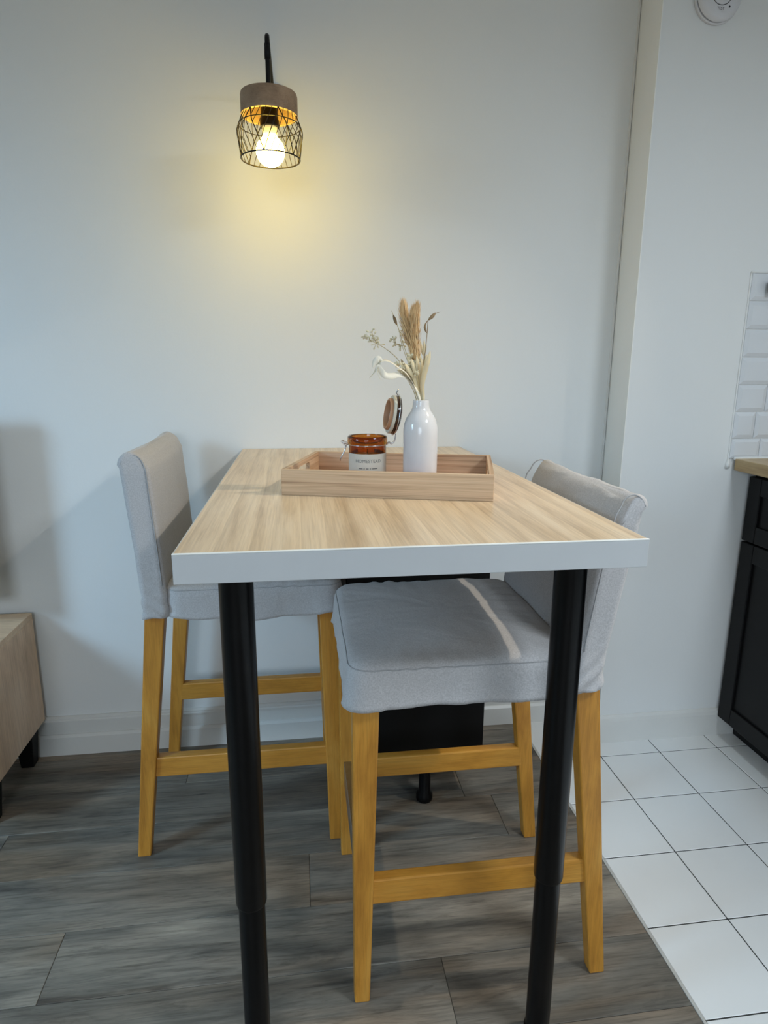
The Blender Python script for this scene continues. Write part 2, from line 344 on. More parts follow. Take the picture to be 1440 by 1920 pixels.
# baseboards
pl = [(0, 0), (0.018, 0), (0.018, 0.060), (0.012, 0.068), (0.009, 0.068), (0.009, 0.106), (0.014, 0.109), (0.014, 0.114), (0.011, 0.117), (0.011, 0.121), (0.005, 0.126), (0, 0.126)]
struct(extrude_profile('baseboard_back', pl, (XL, YB), (0.955, YB), (0, -1), 'trim'))
pr = [(0, 0), (0.013, 0), (0.013, 0.074), (0.010, 0.085), (0.004, 0.093), (0, 0.093)]
struct(extrude_profile('baseboard_kitchen', pr, (0.930, YK), (XR, YK), (0, -1), 'trim'))
struct(extrude_profile('baseboard_return', pr, (0.936, YK), (0.955, YB-0.012), (-1, 0), 'trim'))
tv_ = [(0.934, YK-0.001), (0.9362, YK-0.001), (0.9572, YB-0.0005), (0.955, YB-0.0005)]
struct(mesh('lightened_return_panel', [(x, y, z) for z in (0.094, ZC) for x, y in tv_], [(0, 1, 2, 3), (4, 5, 6, 7)] + [(i, (i+1) % 4, 4+(i+1) % 4, 4+i) for i in range(4)], 'bright_white'))  # whiter panel added so the wall return looks more brightly lit
struct(bevbox('trim_2', (0.9475, YB-0.004, 0.126), (0.9535, YB+0.001, ZC), 'trim', None, 0.001, 1))

# backsplash: bevelled wall tiles belong to the kitchen wall
zr = [0.921, 0.980, 1.059, 1.137, 1.215, 1.293, 1.370, 1.445]
for j in range(7):
    x = 1.272 - (0.062 if j % 2 == 0 else 0.0)
    if j == 1: x = 1.272-0.087
    while x < XR:
        a, b = max(x, 1.272), min(x+0.155, XR); x += 0.155
        if b-a < 0.012: continue
        za, zb = zr[j]+0.0012, zr[j+1]-0.0012; a += 0.0012; b -= 0.0012; bv = 0.011 if zb-za > 0.065 else 0.009
        vs = [(a, 0, za), (b, 0, za), (b, 0, zb), (a, 0, zb), (a, -0.004, za), (b, -0.004, za), (b, -0.004, zb), (a, -0.004, zb), (a+bv, -0.0085, za+bv), (b-bv, -0.0085, za+bv), (b-bv, -0.0085, zb-bv), (a+bv, -0.0085, zb-bv)]
        fs = [(3, 2, 1, 0)] + [(i, (i+1) % 4, 4+(i+1) % 4, 4+i) for i in range(4)] + [(4+i, 4+(i+1) % 4, 8+(i+1) % 4, 8+i) for i in range(4)] + [(8, 9, 10, 11)]
        o = mesh('wall_tile', vs, fs, 'wtile', wall_k); o.location = (0, YK-0.0015, 0)
o = bevbox('tile_grout', (1.272, YK-0.0030, 0.921), (XR, YK-0.0002, 1.447), 'caulk', wall_k)
cpts = [(1.2715+0.0004*math.sin(i*1.7), YK-0.0015, 0.893+i*0.554/40) for i in range(41)]
tube('sealant_bead', cpts, [0.0026+0.0005*math.sin(i*2.3)+(0.005 if i < 2 else 0) for i in range(41)], 'caulk', wall_k, 7)
tube('sealant_bead', [(1.285+i*0.02, YK-0.009, 0.922) for i in range(34)], 0.0045, 'caulk', wall_k, 7)
tube('sealant_bead', [(1.270+i*0.02, YK-0.003, 1.447) for i in range(34)], 0.003, 'caulk', wall_k, 7)

# ------------------------------------------------------------------ dining table
ZT = 0.947
t = thing('bar_table', 'oak laminate bar table with white front edge and two black tube legs', 'table', (0.16, 1.337, 0))
def rel(o, p): o.location -= Vector(p.location); o.parent = p; return o
rel(bevbox('tabletop', (-0.1630, 0.8035, 0.906), (0.4845, 1.8765, ZT), 'top', None, 0.0006, 1), t)
rel(bevbox('edge_band', (-0.1650, 0.8005, 0.9055), (0.4865, 0.8033, ZT-0.0012), 'edge', None, 0.0010, 2), t)
rel(bevbox('edge_band', (-0.1650, 0.8035, 0.9055), (-0.1632, 1.8765, ZT-0.0006), 'edge', None, 0.0005, 1), t)
rel(bevbox('edge_band', (0.4847, 0.8035, 0.9055), (0.4865, 1.8765, ZT-0.0006), 'edge', None, 0.0005, 1), t)
rel(bevbox('edge_highlight', (-0.1650, 0.8000, ZT-0.0018), (0.4865, 0.8042, ZT+0.0004), 'bright_white', None, 0.0009, 2), t)  # highlight on the top front edge, drawn as a whiter strip
def table_leg(x, y, joint):
    g = lathe('leg', [(0.0235, joint), (0.0245, joint+0.004), (0.0245, 0.898)], 'black', None, 40); g.location = (x, y, 0); g.location -= t.location; g.location.z = 0; g.parent = t
    a = lathe('lower_tube', [(0.0212, 0.012), (0.0212, joint+0.02)], 'black', g, 40)
    lathe('leg_foot', [(0.020, 0.0), (0.0235, 0.002), (0.0235, 0.012), (0.021, 0.016)], 'black', g, 32)
    lathe('mounting_plate', [(0.0245, 0.896), (0.045, 0.899), (0.045, 0.9055)], 'black', g, 32)
table_leg(-0.0935, 0.868, 0.345)
table_leg(0.404, 0.868, 0.335)

# black support cabinet below the wall end of the table
c = thing('support_cabinet', 'black flat-fronted support cabinet under the wall end of the table', 'cabinet', (0.29, 1.68, 0))
rel(bevbox('body', (0.111, 1.5375, 0.118), (0.486, 1.845, 0.89), 'blackmat', None, 0.002), c)
rel(bevbox('front_panel', (0.110, 1.520, 0.116), (0.487, 1.5365, 0.892), 'blackmat', None, 0.002), c)
for fy in (1.520, 1.80):
    o = lathe('foot', [(0.021, 0.0), (0.023, 0.004), (0.023, 0.018), (0.0165, 0.026), (0.0165, 0.1178)], 'black', None, 28); o.location = (0.324, fy, 0); rel(o, c)

# ------------------------------------------------------------------ bar stools
def rrect(x0, x1, y0, y1, r, ns=10, nc=6):
    """closed loop of a rounded rectangle; r = corner radius"""
    r = max(0.001, min(r, (x1-x0)/2-0.0005, (y1-y0)/2-0.0005)); P = []
    for (cx, cy, a0, ex, ey) in ((x1-r, y1-r, 0, x0+r, y1), (x0+r, y1-r, 90, x0, y0+r), (x0+r, y0+r, 180, x1-r, y0), (x1-r, y0+r, 270, x1, y1-r)):
        for k in range(nc+1):
            a = math.radians(a0+90*k/nc); P.append((cx+r*math.cos(a), cy+r*math.sin(a)))
        sx, sy = P[-1]
        for k in range(1, ns): P.append((sx+(ex-sx)*k/ns, sy+(ey-sy)*k/ns))
    return P
def loft(loops, cap_bottom=True):
    n = len(loops[0]); V = [p for L in loops for p in L]; F = []
    for j in range(len(loops)-1):
        for i in range(n):
            k = (i+1) % n; F.append((j*n+i, j*n+k, (j+1)*n+k, (j+1)*n+i))
    c = [sum(p[k] for p in loops[-1])/n for k in range(3)]; V.append(tuple(c)); b0 = (len(loops)-1)*n
    F += [(b0+i, b0+(i+1) % n, len(V)-1) for i in range(n)]
    if cap_bottom: F.append(tuple(range(n))[::-1])
    return V, F
def wr(p, s, seed, amp):
    return amp*noise.noise(Vector((p[0]*s[0]+seed, p[1]*s[1]-seed, p[2]*s[2]+2*seed)))
def make_stool(loc, rotz, label, ztop, seed, lean, drop=0.0):
    t = thing('bar_stool', label, 'stool', loc, rotz, 'upholstered bar stools at the table')
    HW = 0.2025
    for s in (-1, 1):
        ya, yb = (s*HW, s*(HW-0.028)) if s > 0 else (s*HW, s*(HW-0.028))
        ta, tb = s*HW, s*(HW-0.036)
        b = (-0.029, 0.0, min(ya, yb), max(ya, yb), 0.0); tp = (-0.046, 0.001, min(ta, tb), max(ta, tb), 0.645)
        prism('leg', b, tp, 'leg', t)
        b = (-0.502, -0.471, min(ya, yb), max(ya, yb), 0.0); tp = (-0.436, -0.391, min(ta, tb), max(ta, tb), 0.66)
        prism('leg', b, tp, 'leg', t)
        yo = s*(HW-0.007); yi = s*(HW-0.031)
        # side rail runs from the front leg to the slanted rear leg
        y0, y1 = min(yo, yi), max(yo, yi)
        vs = [(-0.030, y0, 0.214), (-0.030, y1, 0.214), (-0.030, y1, 0.266), (-0.030, y0, 0.266), (-0.452, y0, 0.214), (-0.452, y1, 0.214), (-0.448, y1, 0.266), (-0.448, y0, 0.266)]
        o = mesh('side_rail', vs, [(0, 1, 2, 3), (4, 7, 6, 5), (0, 4, 5, 1), (1, 5, 6, 2), (2, 6, 7, 3), (3, 7, 4, 0)], 'rail', t)
        bv = o.modifiers.new('bevel', 'BEVEL'); bv.width = 0.003; bv.segments = 2
    bevbox('footrest', (-0.034, -HW+0.028, 0.205), (-0.010, HW-0.028, 0.262), 'railY', t, 0.003)
    bevbox('footrest_plate', (-0.0098, -HW+0.030, 0.206), (-0.0082, HW-0.030, 0.2625), 'steel', t, 0.0006, 1)
    bevbox('footrest_plate', (-0.031, -HW+0.030, 0.2622), (-0.0082, HW-0.030, 0.2640), 'steel', t, 0.0006, 1)
    bevbox('seat_frame', (-0.40, -0.196, 0.628), (-0.004, 0.196, 0.668), 'leg', t, 0.003)
    # seat cover: skirt with a wavy hem, rounded edge, crowned top
    loops = []
    prof = [(0.621, 0.004, 0.0), (0.628, 0.003, 0.0), (0.640, 0.001, 0.0), (0.655, 0.0005, 0.0), (0.670, 0.0, 0.0), (0.682, -0.0005, 0.0), (0.690, -0.003, 0), (0.696, -0.008, 0), (0.700, -0.016, 0), (0.703, -0.03, 0), (0.707, -0.055, 0), (0.711, -0.09, 0), (0.7135, -0.13, 0), (0.7145, -0.165, 0)]
    for j, (z, g, _) in enumerate(prof):
        gx = min(g, 0.19) if g > -0.19 else -0.19
        L = rrect(-0.392-min(g, 0.004)*0.2 - (0 if g > -0.01 else g+0.01)*0.9, 0.009+g, -0.2135-g, 0.2135+g, 0.036+min(0, g)*0.4, 44, 6)
        out = []
        for (x, y) in L:
            zz = z; p = (x, y, z)
            if j < 2: zz += wr(p, (13, 13, 0), seed, 0.007) + 0.004*math.sin(x*16+seed)
            low = max(0.0, 1-(z-0.621)/0.06)
            q = wr(p, (16, 16, 5), seed, 0.0035*(0.4+low)) + wr(p, (60, 60, 12), seed, 0.0012*low)
            dx, dy = (1 if x > 0.0 else 0), (1 if y > 0.2 else (-1 if y < -0.2 else 0))
            # the cover hangs out a little at the front corners
            if j < 5 and x > -0.05 and abs(y) > 0.17: q += 0.004*(5-j)/5
            if j >= 8: zz += wr(p, (9, 9, 0), seed+3, 0.006) + wr(p, (30, 55, 0), seed, 0.0025)
            if 5 <= j <= 11 and x > -0.24:
                ed = max(0.0, 1-(0.2135-abs(y))/0.055); fr_ = math.exp(-((x+0.11)/0.07)**2); zz += 0.0022*ed*fr_*math.sin((x+0.35*abs(y))*185+seed)*min(1.0, (j-4)/3)
            out.append((x+dx*q, y+dy*q, zz))
        loops.append(out)
    V, F = loft(loops); sc = mesh('seat_cover', V, F, 'fabric', t, True)
    # seam round the seat, following the cover just under the top edge
    sl = loops[6]; tube('seam', [(x*1.0, y*1.0, z+0.0006) for x, y, z in sl], 0.0011, 'seam', sc, 5, True)
    # backrest cover
    zt = ztop
    def sec(z):
        u = max(0.0, (z-0.63)/(zt-0.63))
        xf = -0.384 - (0.022+lean)*u**1.2; xb = -0.4415 - (0.030+lean)*max(0, u-0.12)**1.05
        return xf, xb
    loops = []; zs = [0.628, 0.633, 0.640, 0.647, 0.654, 0.661, 0.668, 0.676, 0.684, 0.692, 0.70, 0.71, 0.72, 0.732, 0.745, 0.78, 0.82, 0.86, 0.90, zt-0.075, zt-0.05, zt-0.035]
    for j, z in enumerate(zs):
        xf, xb = sec(z); hw = 0.2125 - 0.004*(z-0.63)/0.36
        L = rrect(xb, xf, -hw, hw, 0.012, 16, 4); out = []
        for (x, y) in L:
            p = (x, y, z); zz = z
            if j < 1: zz += wr(p, (20, 14, 0), seed+5, 0.008)
            low = max(0.0, 1-(z-0.63)/0.10)
            q = wr(p, (14, 12, 9), seed+1, 0.004) + low*(0.0032*math.sin((z*1.0+x*0.9)*190+seed)*(1 if abs(y) > 0.19 else 0.25))
            bul = 0.006*(1-(y/hw)**2)*math.sin(math.pi*min(1, (z-0.63)/(zt-0.63)))
            dx = 1 if x > (xf+xb)/2 else -1
            dy = 1 if y > hw-0.004 else (-1 if y < -hw+0.004 else 0)
            if z > zt-0.1: zz -= drop*max(0.0, min(1.0, (x-xb)/(xf-xb)))**2*(z-zt+0.1)/0.065
            out.append((x+dx*(q*0.7+bul), y+dy*q, zz))
        loops.append(out)
    xf, xb = sec(zt); mid = (xf+xb)/2; hx = (xf-xb)/2
    for k in range(1, 8):
        a = math.radians(90*k/8); hh = hx*math.cos(a); z = zt-0.035+0.035*math.sin(a); hw = 0.2085-0.006*(1-math.cos(a))
        L = rrect(mid-hh-0.002, mid+hh-0.002, -hw, hw, min(0.012, hh*0.9), 16, 4)
        out = []
        for (x, y) in L:
            e = max(0.0, abs(y)-0.17)/0.04       # pinched ears at the ends of the top roll
            fr = max(0.0, min(1.0, (x-xb)/(xf-xb))); z_ = z-drop*fr*fr
            out.append((x-0.004*e*math.sin(a), y, z_-0.004*(1-(y/hw)**2)*math.sin(a)+wr((x, y, z), (14, 14, 9), seed, 0.004) + 0.003*e))
        loops.append(out)
    V, F = loft(loops); bc = mesh('backrest_cover', V, F, 'fabric', t, True)
    for s in (-1, 1):
        pts = []
        for z in [0.705, 0.75, 0.80, 0.85, 0.90, zt-0.06, zt-0.04]:
            xf, xb = sec(z); hw = 0.2125 - 0.004*(z-0.63)/0.36; pts.append((xf-0.006, s*(hw+0.0003), z))
        for k in range(1, 9):
            a = math.radians(180*k/9); xf, xb = sec(zt); pts.append((mid+(hx-0.006)*math.cos(a), s*(0.2087-0.004*math.sin(a)), zt-0.036+0.030*math.sin(a)))
        tube('seam', spline(pts, 3), 0.0015, 'seam', bc, 5)
    return t
make_stool((0.083, 1.5975, 0), 0.0, 'grey covered bar stool left of the table, facing right, nearer the wall', 1.003, 1.3, 0.0)
make_stool((0.079, 1.1625, 0), math.pi, 'grey covered bar stool right of the table, seat pushed under the table front', 0.984, 4.1, 0.031, 0.046)

# ------------------------------------------------------------------ serving tray and what stands on it
TA = math.atan2(-0.104, 0.377)
tray = thing('serving_tray', 'rectangular pale wood serving tray with slot handles on the table', 'tray', (0.1895, 1.2515, ZT), TA)
TW, TD, TH, TT = 0.391, 0.268, 0.0485, 0.009
bevbox('base', (-TW/2+TT, -TD/2+TT, 0.001), (TW/2-TT, TD/2-TT, 0.007), 'trayin', tray, 0.0005, 1)
bevbox('side', (-TW/2, -TD/2, 0), (TW/2, -TD/2+TT, TH), 'tray', tray, 0.0008, 1)
bevbox('side', (-TW/2, TD/2-TT, 0), (TW/2, TD/2, TH), 'tray', tray, 0.0008, 1)
def slot_end(x0):
    yh = TD/2-TT-0.0002; hl, hr, zc = 0.045, 0.0095, 0.0285
    outer = [(-yh, 0), (yh, 0), (yh, TH), (-yh, TH)]; inner = []
    for k in range(9): a = math.radians(-90+180*k/8); inner.append((hl-hr+hr*math.cos(a), zc+hr*math.sin(a)))
    for k in range(9): a = math.radians(90+180*k/8); inner.append((-hl+hr+hr*math.cos(a), zc+hr*math.sin(a)))
    bm = bmesh.new(); eo = []
    for lp in (outer, inner):
        vs = [bm.verts.new((0, y, z)) for y, z in lp]
        for i in range(len(vs)): eo.append(bm.edges.new((vs[i], vs[(i+1) % len(vs)])))
    r = bmesh.ops.triangle_fill(bm, use_beauty=True, edges=eo)
    fs = [f for f in bm.faces]
    ex = bmesh.ops.extrude_face_region(bm, geom=fs)
    for v in [g for g in ex['geom'] if isinstance(g, bmesh.types.BMVert)]: v.co.x += TT
    bmesh.ops.recalc_face_normals(bm, faces=bm.faces)
    me = bpy.data.meshes.new('handle_end'); bm.to_mesh(me); bm.free(); me.materials.append(M['trayY'])
    o = bpy.data.objects.new('handle_end', me); COL.objects.link(o); o.parent = tray; o.location = (x0, 0, 0)
slot_end(-TW/2); slot_end(TW/2-TT)
ZB = ZT+0.0072
# bottle vase
lathe_v = [(0.0, 0.0), (0.0285, 0.0), (0.0315, 0.003), (0.0330, 0.012), (0.0332, 0.05), (0.0334, 0.095), (0.0332, 0.110), (0.0318, 0.121), (0.0285, 0.131), (0.0235, 0.1395), (0.0190, 0.146), (0.0165, 0.152), (0.0156, 0.158), (0.0156, 0.1635), (0.0150, 0.166), (0.0135, 0.1665), (0.0122, 0.165), (0.0120, 0.155), (0.0150, 0.146), (0.028, 0.13), (0.030, 0.11), (0.030, 0.012), (0.0, 0.010)]
VX, VY = 0.2325, 1.2
v = lathe('bottle_vase', lathe_v, 'ceramic', None, 48, (VX, VY, ZB))
tag(v, 'white glazed ceramic bottle vase holding dried stems on the tray', 'vase')
# candle jar
JX, JY = 0.135, 1.250
j = thing('candle_jar', 'open amber glass clip-top candle jar with cream label on the tray', 'jar', (JX, JY, ZB))
lathe('glass_body', [(0.0, 0.0), (0.034, 0.0), (0.0365, 0.003), (0.0368, 0.058), (0.0375, 0.068), (0.0370, 0.076), (0.0395, 0.079), (0.0400, 0.086), (0.0395, 0.092), (0.0375, 0.0945), (0.0345, 0.0935), (0.0335, 0.085), (0.0335, 0.006), (0.0, 0.005)], 'amber', j, 48)
lathe('wax', [(0.0, 0.0055), (0.0330, 0.0065), (0.0330, 0.056), (0.0, 0.0555)], 'wax', j, 32)
lathe('wick', [(0.0, 0.0555), (0.0009, 0.0556), (0.0009, 0.066), (0.0, 0.067)], 'ink', j, 6)
def arc_sheet(name, r, a0, a1, za, zb, mat, parent, n=40, th=0.0004):
    vs, fs = [], []
    for i in range(n+1):
        a = math.radians(a0+(a1-a0)*i/n)
        for rr, z in ((r, za), (r, zb), (r+th, zb), (r+th, za)): vs.append((rr*math.cos(a), rr*math.sin(a), z))
    for i in range(n):
        for q in range(4): fs.append((i*4+q, i*4+(q+1) % 4, (i+1)*4+(q+1) % 4, (i+1)*4+q))
    fs += [(0, 1, 2, 3), (n*4+3, n*4+2, n*4+1, n*4)]
    return mesh(name, vs, fs, mat, parent, False)
lab = arc_sheet('label', 0.0371, 120, 420, 0.004, 0.0615, 'paper', j)
def wrap_text(body, size, zc, name='label_lettering', ang=-93, r=0.0376):
    me = text_mesh(body, size)
    for q in me.vertices:
        a = math.radians(ang)+q.co.x/r; z = q.co.y+zc; q.co = (r*math.cos(a), r*math.sin(a), z)
    me.materials.clear(); me.materials.append(M['ink'])
    o = bpy.data.objects.new(name, me); COL.objects.link(o); o.parent = lab; return o
wrap_text('HOMESTEAD', 0.0092, 0.0475)
for (zc, parts) in ((0.0325, ((-24, -14), (-12, -9), (-6, 0), (3, 6), (9, 22))), (0.0235, ((-20, -9), (-6, 18)))):
    for (a0, a1) in parts: arc_sheet('label_print_line', 0.0376, -93+a0*1.25, -93+a1*1.25, zc, zc+0.0016, 'ink', lab, 6, 0.0001)
arc_sheet('label_print_line', 0.0376, -128, -62, 0.0165, 0.0172, 'ink', lab, 24, 0.0001)
# wire bail, clasp on the left, hinge and open lid on the right
tube('wire_band', [(0.0385*math.cos(a), 0.0385*math.sin(a), 0.0775) for a in [2*math.pi*i/40 for i in range(40)]], 0.0011, 'wire', j, 7, True)
HD = Vector((math.cos(math.radians(-8)), math.sin(math.radians(-8)), 0)); HS = Vector((-HD.y, HD.x, 0)); ZV = Vector((0, 0, 1))
def loc3(a, b, c): return HD*a+HS*b+ZV*c
cl = tube('clasp', spline([loc3(-0.0385, -0.012, 0.0775), loc3(-0.050, -0.012, 0.083), loc3(-0.052, 0.0, 0.083), loc3(-0.050, 0.012, 0.083), loc3(-0.0385, 0.012, 0.0775)], 4), 0.0011, 'wire', j, 7)
tube('clasp_lever', spline([loc3(-0.050, -0.010, 0.082), loc3(-0.043, -0.012, 0.074), loc3(-0.046, -0.013, 0.063), loc3(-0.053, -0.012, 0.049), loc3(-0.054, -0.004, 0.045), loc3(-0.053, 0.004, 0.049), loc3(-0.046, 0.006, 0.063), loc3(-0.043, 0.008, 0.074)], 5), 0.0012, 'wire', cl, 7)
for s in (-1, 1):
    tube('hinge', spline([loc3(0.0385, s*0.006, 0.0775), loc3(0.043, s*0.007, 0.081), loc3(0.048, s*0.007, 0.079), loc3(0.053, s*0.007, 0.083), loc3(0.0555, s*0.007, 0.091), loc3(0.056, s*0.007, 0.098)], 4), 0.0011, 'wire', j, 7)
lidc = loc3(0.0525, 0.0, 0.1355)
nrm = (loc3(-0.965, -0.20, 0.16)).normalized()       # underside of the lid looks left and to the room
qr = nrm.to_track_quat('Z', 'Y')
lid = lathe('lid', [(0.0, -0.009), (0.030, -0.009), (0.0365, -0.006), (0.0380, -0.002), (0.0380, 0.0015), (0.0345, 0.003), (0.0, 0.003)], 'lidglass', j, 40)
lid.location = lidc; lid.rotation_mode = 'QUATERNION'; lid.rotation_quaternion = qr
lathe('gasket', [(0.0315, 0.0032), (0.0372, 0.0032), (0.0380, 0.006), (0.0372, 0.0085), (0.0315, 0.0085)], 'label2', lid, 40, closed=True)
lathe('lid_rim', [(0.0255, 0.0035), (0.0305, 0.0035), (0.0312, 0.011), (0.0300, 0.0145), (0.0270, 0.0145), (0.0255, 0.011)], 'gasket', lid, 40, closed=True)
tube('lid_wire', [(0.0392*math.cos(a), 0.0392*math.sin(a), -0.0025) for a in [2*math.pi*i/40 for i in range(40)]], 0.0011, 'wire', lid, 7, True)
top_dir = (qr.inverted() @ ZV); td = Vector((top_dir.x, top_dir.y, 0)).normalized(); ts = Vector((-td.y, td.x, 0))
tube('lid_loop', spline([td*0.039+ts*0.006+Vector((0, 0, -0.003)), td*0.043+ts*0.004+Vector((0, 0, 0.002)), td*0.049+ts*0.002, td*0.049-ts*0.002, td*0.043-ts*0.004+Vector((0, 0, 0.002)), td*0.039-ts*0.006+Vector((0, 0, -0.003))], 4), 0.001, 'wire', lid, 7)

# ------------------------------------------------------------------ dried stems in the vase (each stem its own thing)
def VW(p): return Vector((p[0]*0.98, p[1], p[2]-ZB))
MOUTH = Vector((-0.003, 0.0, 0.150)); 
def stemroot(name, label, cat): return thing(name, label, cat, (VX, VY, ZB), 0, 'dried stems in the bottle vase')
def start(dx, dy): return Vector((dx, dy, 0.10)), Vector((dx*0.9, dy*0.9, 0.168))
def stalk(root, pts, dx, dy, r=0.0009, mat='stem'):
    P = list(start(dx, dy)) + [VW(p) for p in pts]
    q = spline(P, 5); return tube('stalk', q, [r*(1-0.45*i/len(q)) for i in range(len(q))], mat, root, 6)
def blade(name, pts, width, mat, root, n=6, twist=0.0, cup=0.15, face=Vector((0, -1, 0)), wmax=0.45):
    q = spline(pts, n); N = len(q); vs, fs = [], []
    for i, p in enumerate(q):
        t_ = (q[min(i+1, N-1)]-q[max(i-1, 0)]).normalized(); u = i/(N-1)
        f = Matrix.Rotation(twist*u, 3, t_) @ face
        s = t_.cross(f); s = s.normalized() if s.length > 1e-5 else Vector((1, 0, 0)); nn = s.cross(t_)
        wd = width*((math.sin(math.pi*min(1, u/wmax*0.5)) if u < wmax else math.cos(math.pi*0.5*(u-wmax)/(1-wmax))**0.8) if 0 < u < 1 else 0.02)
        wd = max(wd, width*0.05); th = 0.0004
        for a, h in ((-1, cup), (0, 0), (1, cup)): vs.append(p+s*(a*wd*0.5)+nn*(h*wd*0.5))
        for a, h in ((1, cup), (0, 0), (-1, cup)): vs.append(p+s*(a*wd*0.5)+nn*(h*wd*0.5-th))
    for i in range(N-1):
        for k in range(6): fs.append((i*6+k, i*6+(k+1) % 6, (i+1)*6+(k+1) % 6, (i+1)*6+k))
    fs += [tuple(range(6)), tuple((N-1)*6+k for k in range(6))]
    return mesh(name, vs, fs, mat, root, True)
def plume(label, pts, dx, dy, rmax, seed, nst=1100):
    rnd = random.Random(seed); root = stemroot('dried_plume', label, 'dried plume')
    stalk(root, [pts[0]], dx, dy, 0.0011); ax = spline([VW(p) for p in pts], 8); N = len(ax); V, F = [], []
    for k in range(nst):
        u = rnd.random()**0.9; i = u*(N-2); a = int(i); p = ax[a].lerp(ax[a+1], i-a); t_ = (ax[min(a+2, N-1)]-ax[a]).normalized()
        side = Vector((rnd.gauss(0, 1), rnd.gauss(0, 1), rnd.gauss(0, 0.2))); side = (side-t_*side.dot(t_)).normalized()
        R = rmax*(max(0.0, math.sin(math.pi*min(1.0, 0.20+0.74*u)))**0.6)*rnd.uniform(0.35, 1.15); ln = rnd.uniform(0.020, 0.036)*(1-0.15*u)
        e = p+t_*ln+side*R; mdl = p+t_*ln*0.45+side*R*0.75; wv = t_.cross(side)*rnd.uniform(0.0003, 0.0006); o = len(V)
        V += [p-wv, p+wv, mdl-wv*1.6, mdl+wv*1.6, e]; F += [(o, o+1, o+3, o+2), (o+2, o+3, o+4)]
    mesh('plume_fluff', V, F, 'plume', root); tube('plume_core', ax, [0.0012*(1-0.7*i/N) for i in range(N)], 'plume', root, 6)
    return root
plume('left tan feathery dried plume, taller of the two above the vase', [(-0.0097, 0.0, 1.185), (-0.02, 0.0, 1.2214), (-0.0272, 0.005, 1.2482), (-0.0316, 0.01, 1.27), (-0.033, 0.012, 1.282)], -0.002, 0.002, 0.0135, 3)
plume('right tan feathery dried plume beside the thin pod stem', [(-0.0083, 0.0, 1.185), (-0.0137, -0.004, 1.2213), (-0.0169, -0.008, 1.2476), (-0.0177, -0.01, 1.265), (-0.0166, -0.012, 1.275)], 0.001, -0.002, 0.0135, 5)
def podshape(name, a, b, r, mat, root):
    a, b = Vector(a), Vector(b); n = 9; pts = [a.lerp(b, i/(n-1)) for i in range(n)]
    return tube(name, pts, [max(0.0003, r*math.sin(math.pi*(0.06+0.9*i/(n-1)))**0.8) for i in range(n)], mat, root, 8)
s1 = stemroot('dried_pod_stem', 'thin dried stem with one brown pod left of the plumes', 'dried stem')
P = [(-0.0175, 0.01, 1.1741), (-0.0321, 0.02, 1.2219), (-0.0445, 0.025, 1.2598), (-0.0502, 0.025, 1.2718), (-0.0553, 0.025, 1.2844)]
stalk(s1, P, -0.005, 0.004, 0.0008); podshape('pod', VW((-0.0455, 0.025, 1.259)), VW((-0.0525, 0.025, 1.277)), 0.0030, 'pod', s1)
s2 = stemroot('dried_pod_stem', 'thin dried stem with curled brown pods right of the plumes', 'dried stem')
P = [(0.0013, -0.005, 1.1607), (0.0043, -0.01, 1.208), (0.0073, -0.012, 1.2451), (0.009, -0.012, 1.2674), (0.0185, -0.012, 1.2753), (0.0308, -0.012, 1.2814)]
stalk(s2, P, 0.006, -0.003, 0.0009, 'pod'); podshape('pod', VW((0.0095, -0.012, 1.266)), VW((0.0225, -0.012, 1.279)), 0.0032, 'pod', s2)
tube('pod', spline([VW((0.006, -0.012, 1.243)), VW((0.0022, -0.013, 1.2525)), VW((0.004, -0.013, 1.260)), VW((0.0088, -0.012, 1.2665))], 4), [0.0006, 0.0012, 0.0019, 0.0022, 0.0022, 0.0020, 0.0018, 0.0015, 0.0012, 0.001, 0.0008, 0.0006, 0.0005], 'pod', s2, 7)
s3 = stemroot('dried_oat_stem', 'short dried oat husk stem between plume and right pods', 'dried stem')
stalk(s3, [(0.002, 0.0, 1.1743), (0.0036, 0.0, 1.2014), (0.0026, 0.0, 1.208)], 0.003, 0.003, 0.0009)
for (ex, ez) in ((-0.004, 1.2285), (0.0035, 1.2315), (0.007, 1.224)): blade('husk', [VW((0.003, -0.001, 1.202)), VW(((0.003+ex)/2, -0.003, 1.213)), VW((ex, -0.003, ez))], 0.0055, 'cream', s3)
for (ex, ey, ez) in ((-0.010, -0.004, 1.212), (0.010, -0.003, 1.205)): blade('husk', [VW((0.002, 0.0, 1.182)), VW(((0.003+ex)/2, ey, 1.196)), VW((ex, ey, ez))], 0.006, 'cream', s3)
s4 = stemroot('dried_blade_leaf', 'pale lance-shaped dried leaf at the right of the vase mouth', 'dried leaf')
a, b = start(0.004, -0.004)
blade('leaf_blade', [a, b, VW((-0.0005, -0.01, 1.150)), VW((0.0048, -0.016, 1.1811)), VW((0.0095, -0.018, 1.1972)), VW((0.0122, -0.018, 1.2112))], 0.0105, 'cream', s4, twist=0.4, wmax=0.6)
s5 = stemroot('curled_white_leaf', 'long bleached leaf arching left and curling down with white tip', 'dried leaf')
a, b = start(-0.006, -0.003)
blade('leaf_blade', [a, b, VW((-0.0282, -0.02, 1.1635)), VW((-0.0522, -0.03, 1.1815)), VW((-0.0707, -0.035, 1.1915)), VW((-0.0842, -0.035, 1.1905)), VW((-0.0896, -0.035, 1.1819)), VW((-0.095, -0.035, 1.1727)), VW((-0.1051, -0.035, 1.1615))], 0.0135, 'petal', s5, twist=0.5, face=Vector((0, -0.5, 0.87)))
blade('leaf_tip', [VW((-0.0800, -0.033, 1.1915)), VW((-0.0880, -0.036, 1.1960)), VW((-0.0955, -0.037, 1.1890)), VW((-0.0985, -0.038, 1.1800))], 0.011, 'petal', s5)
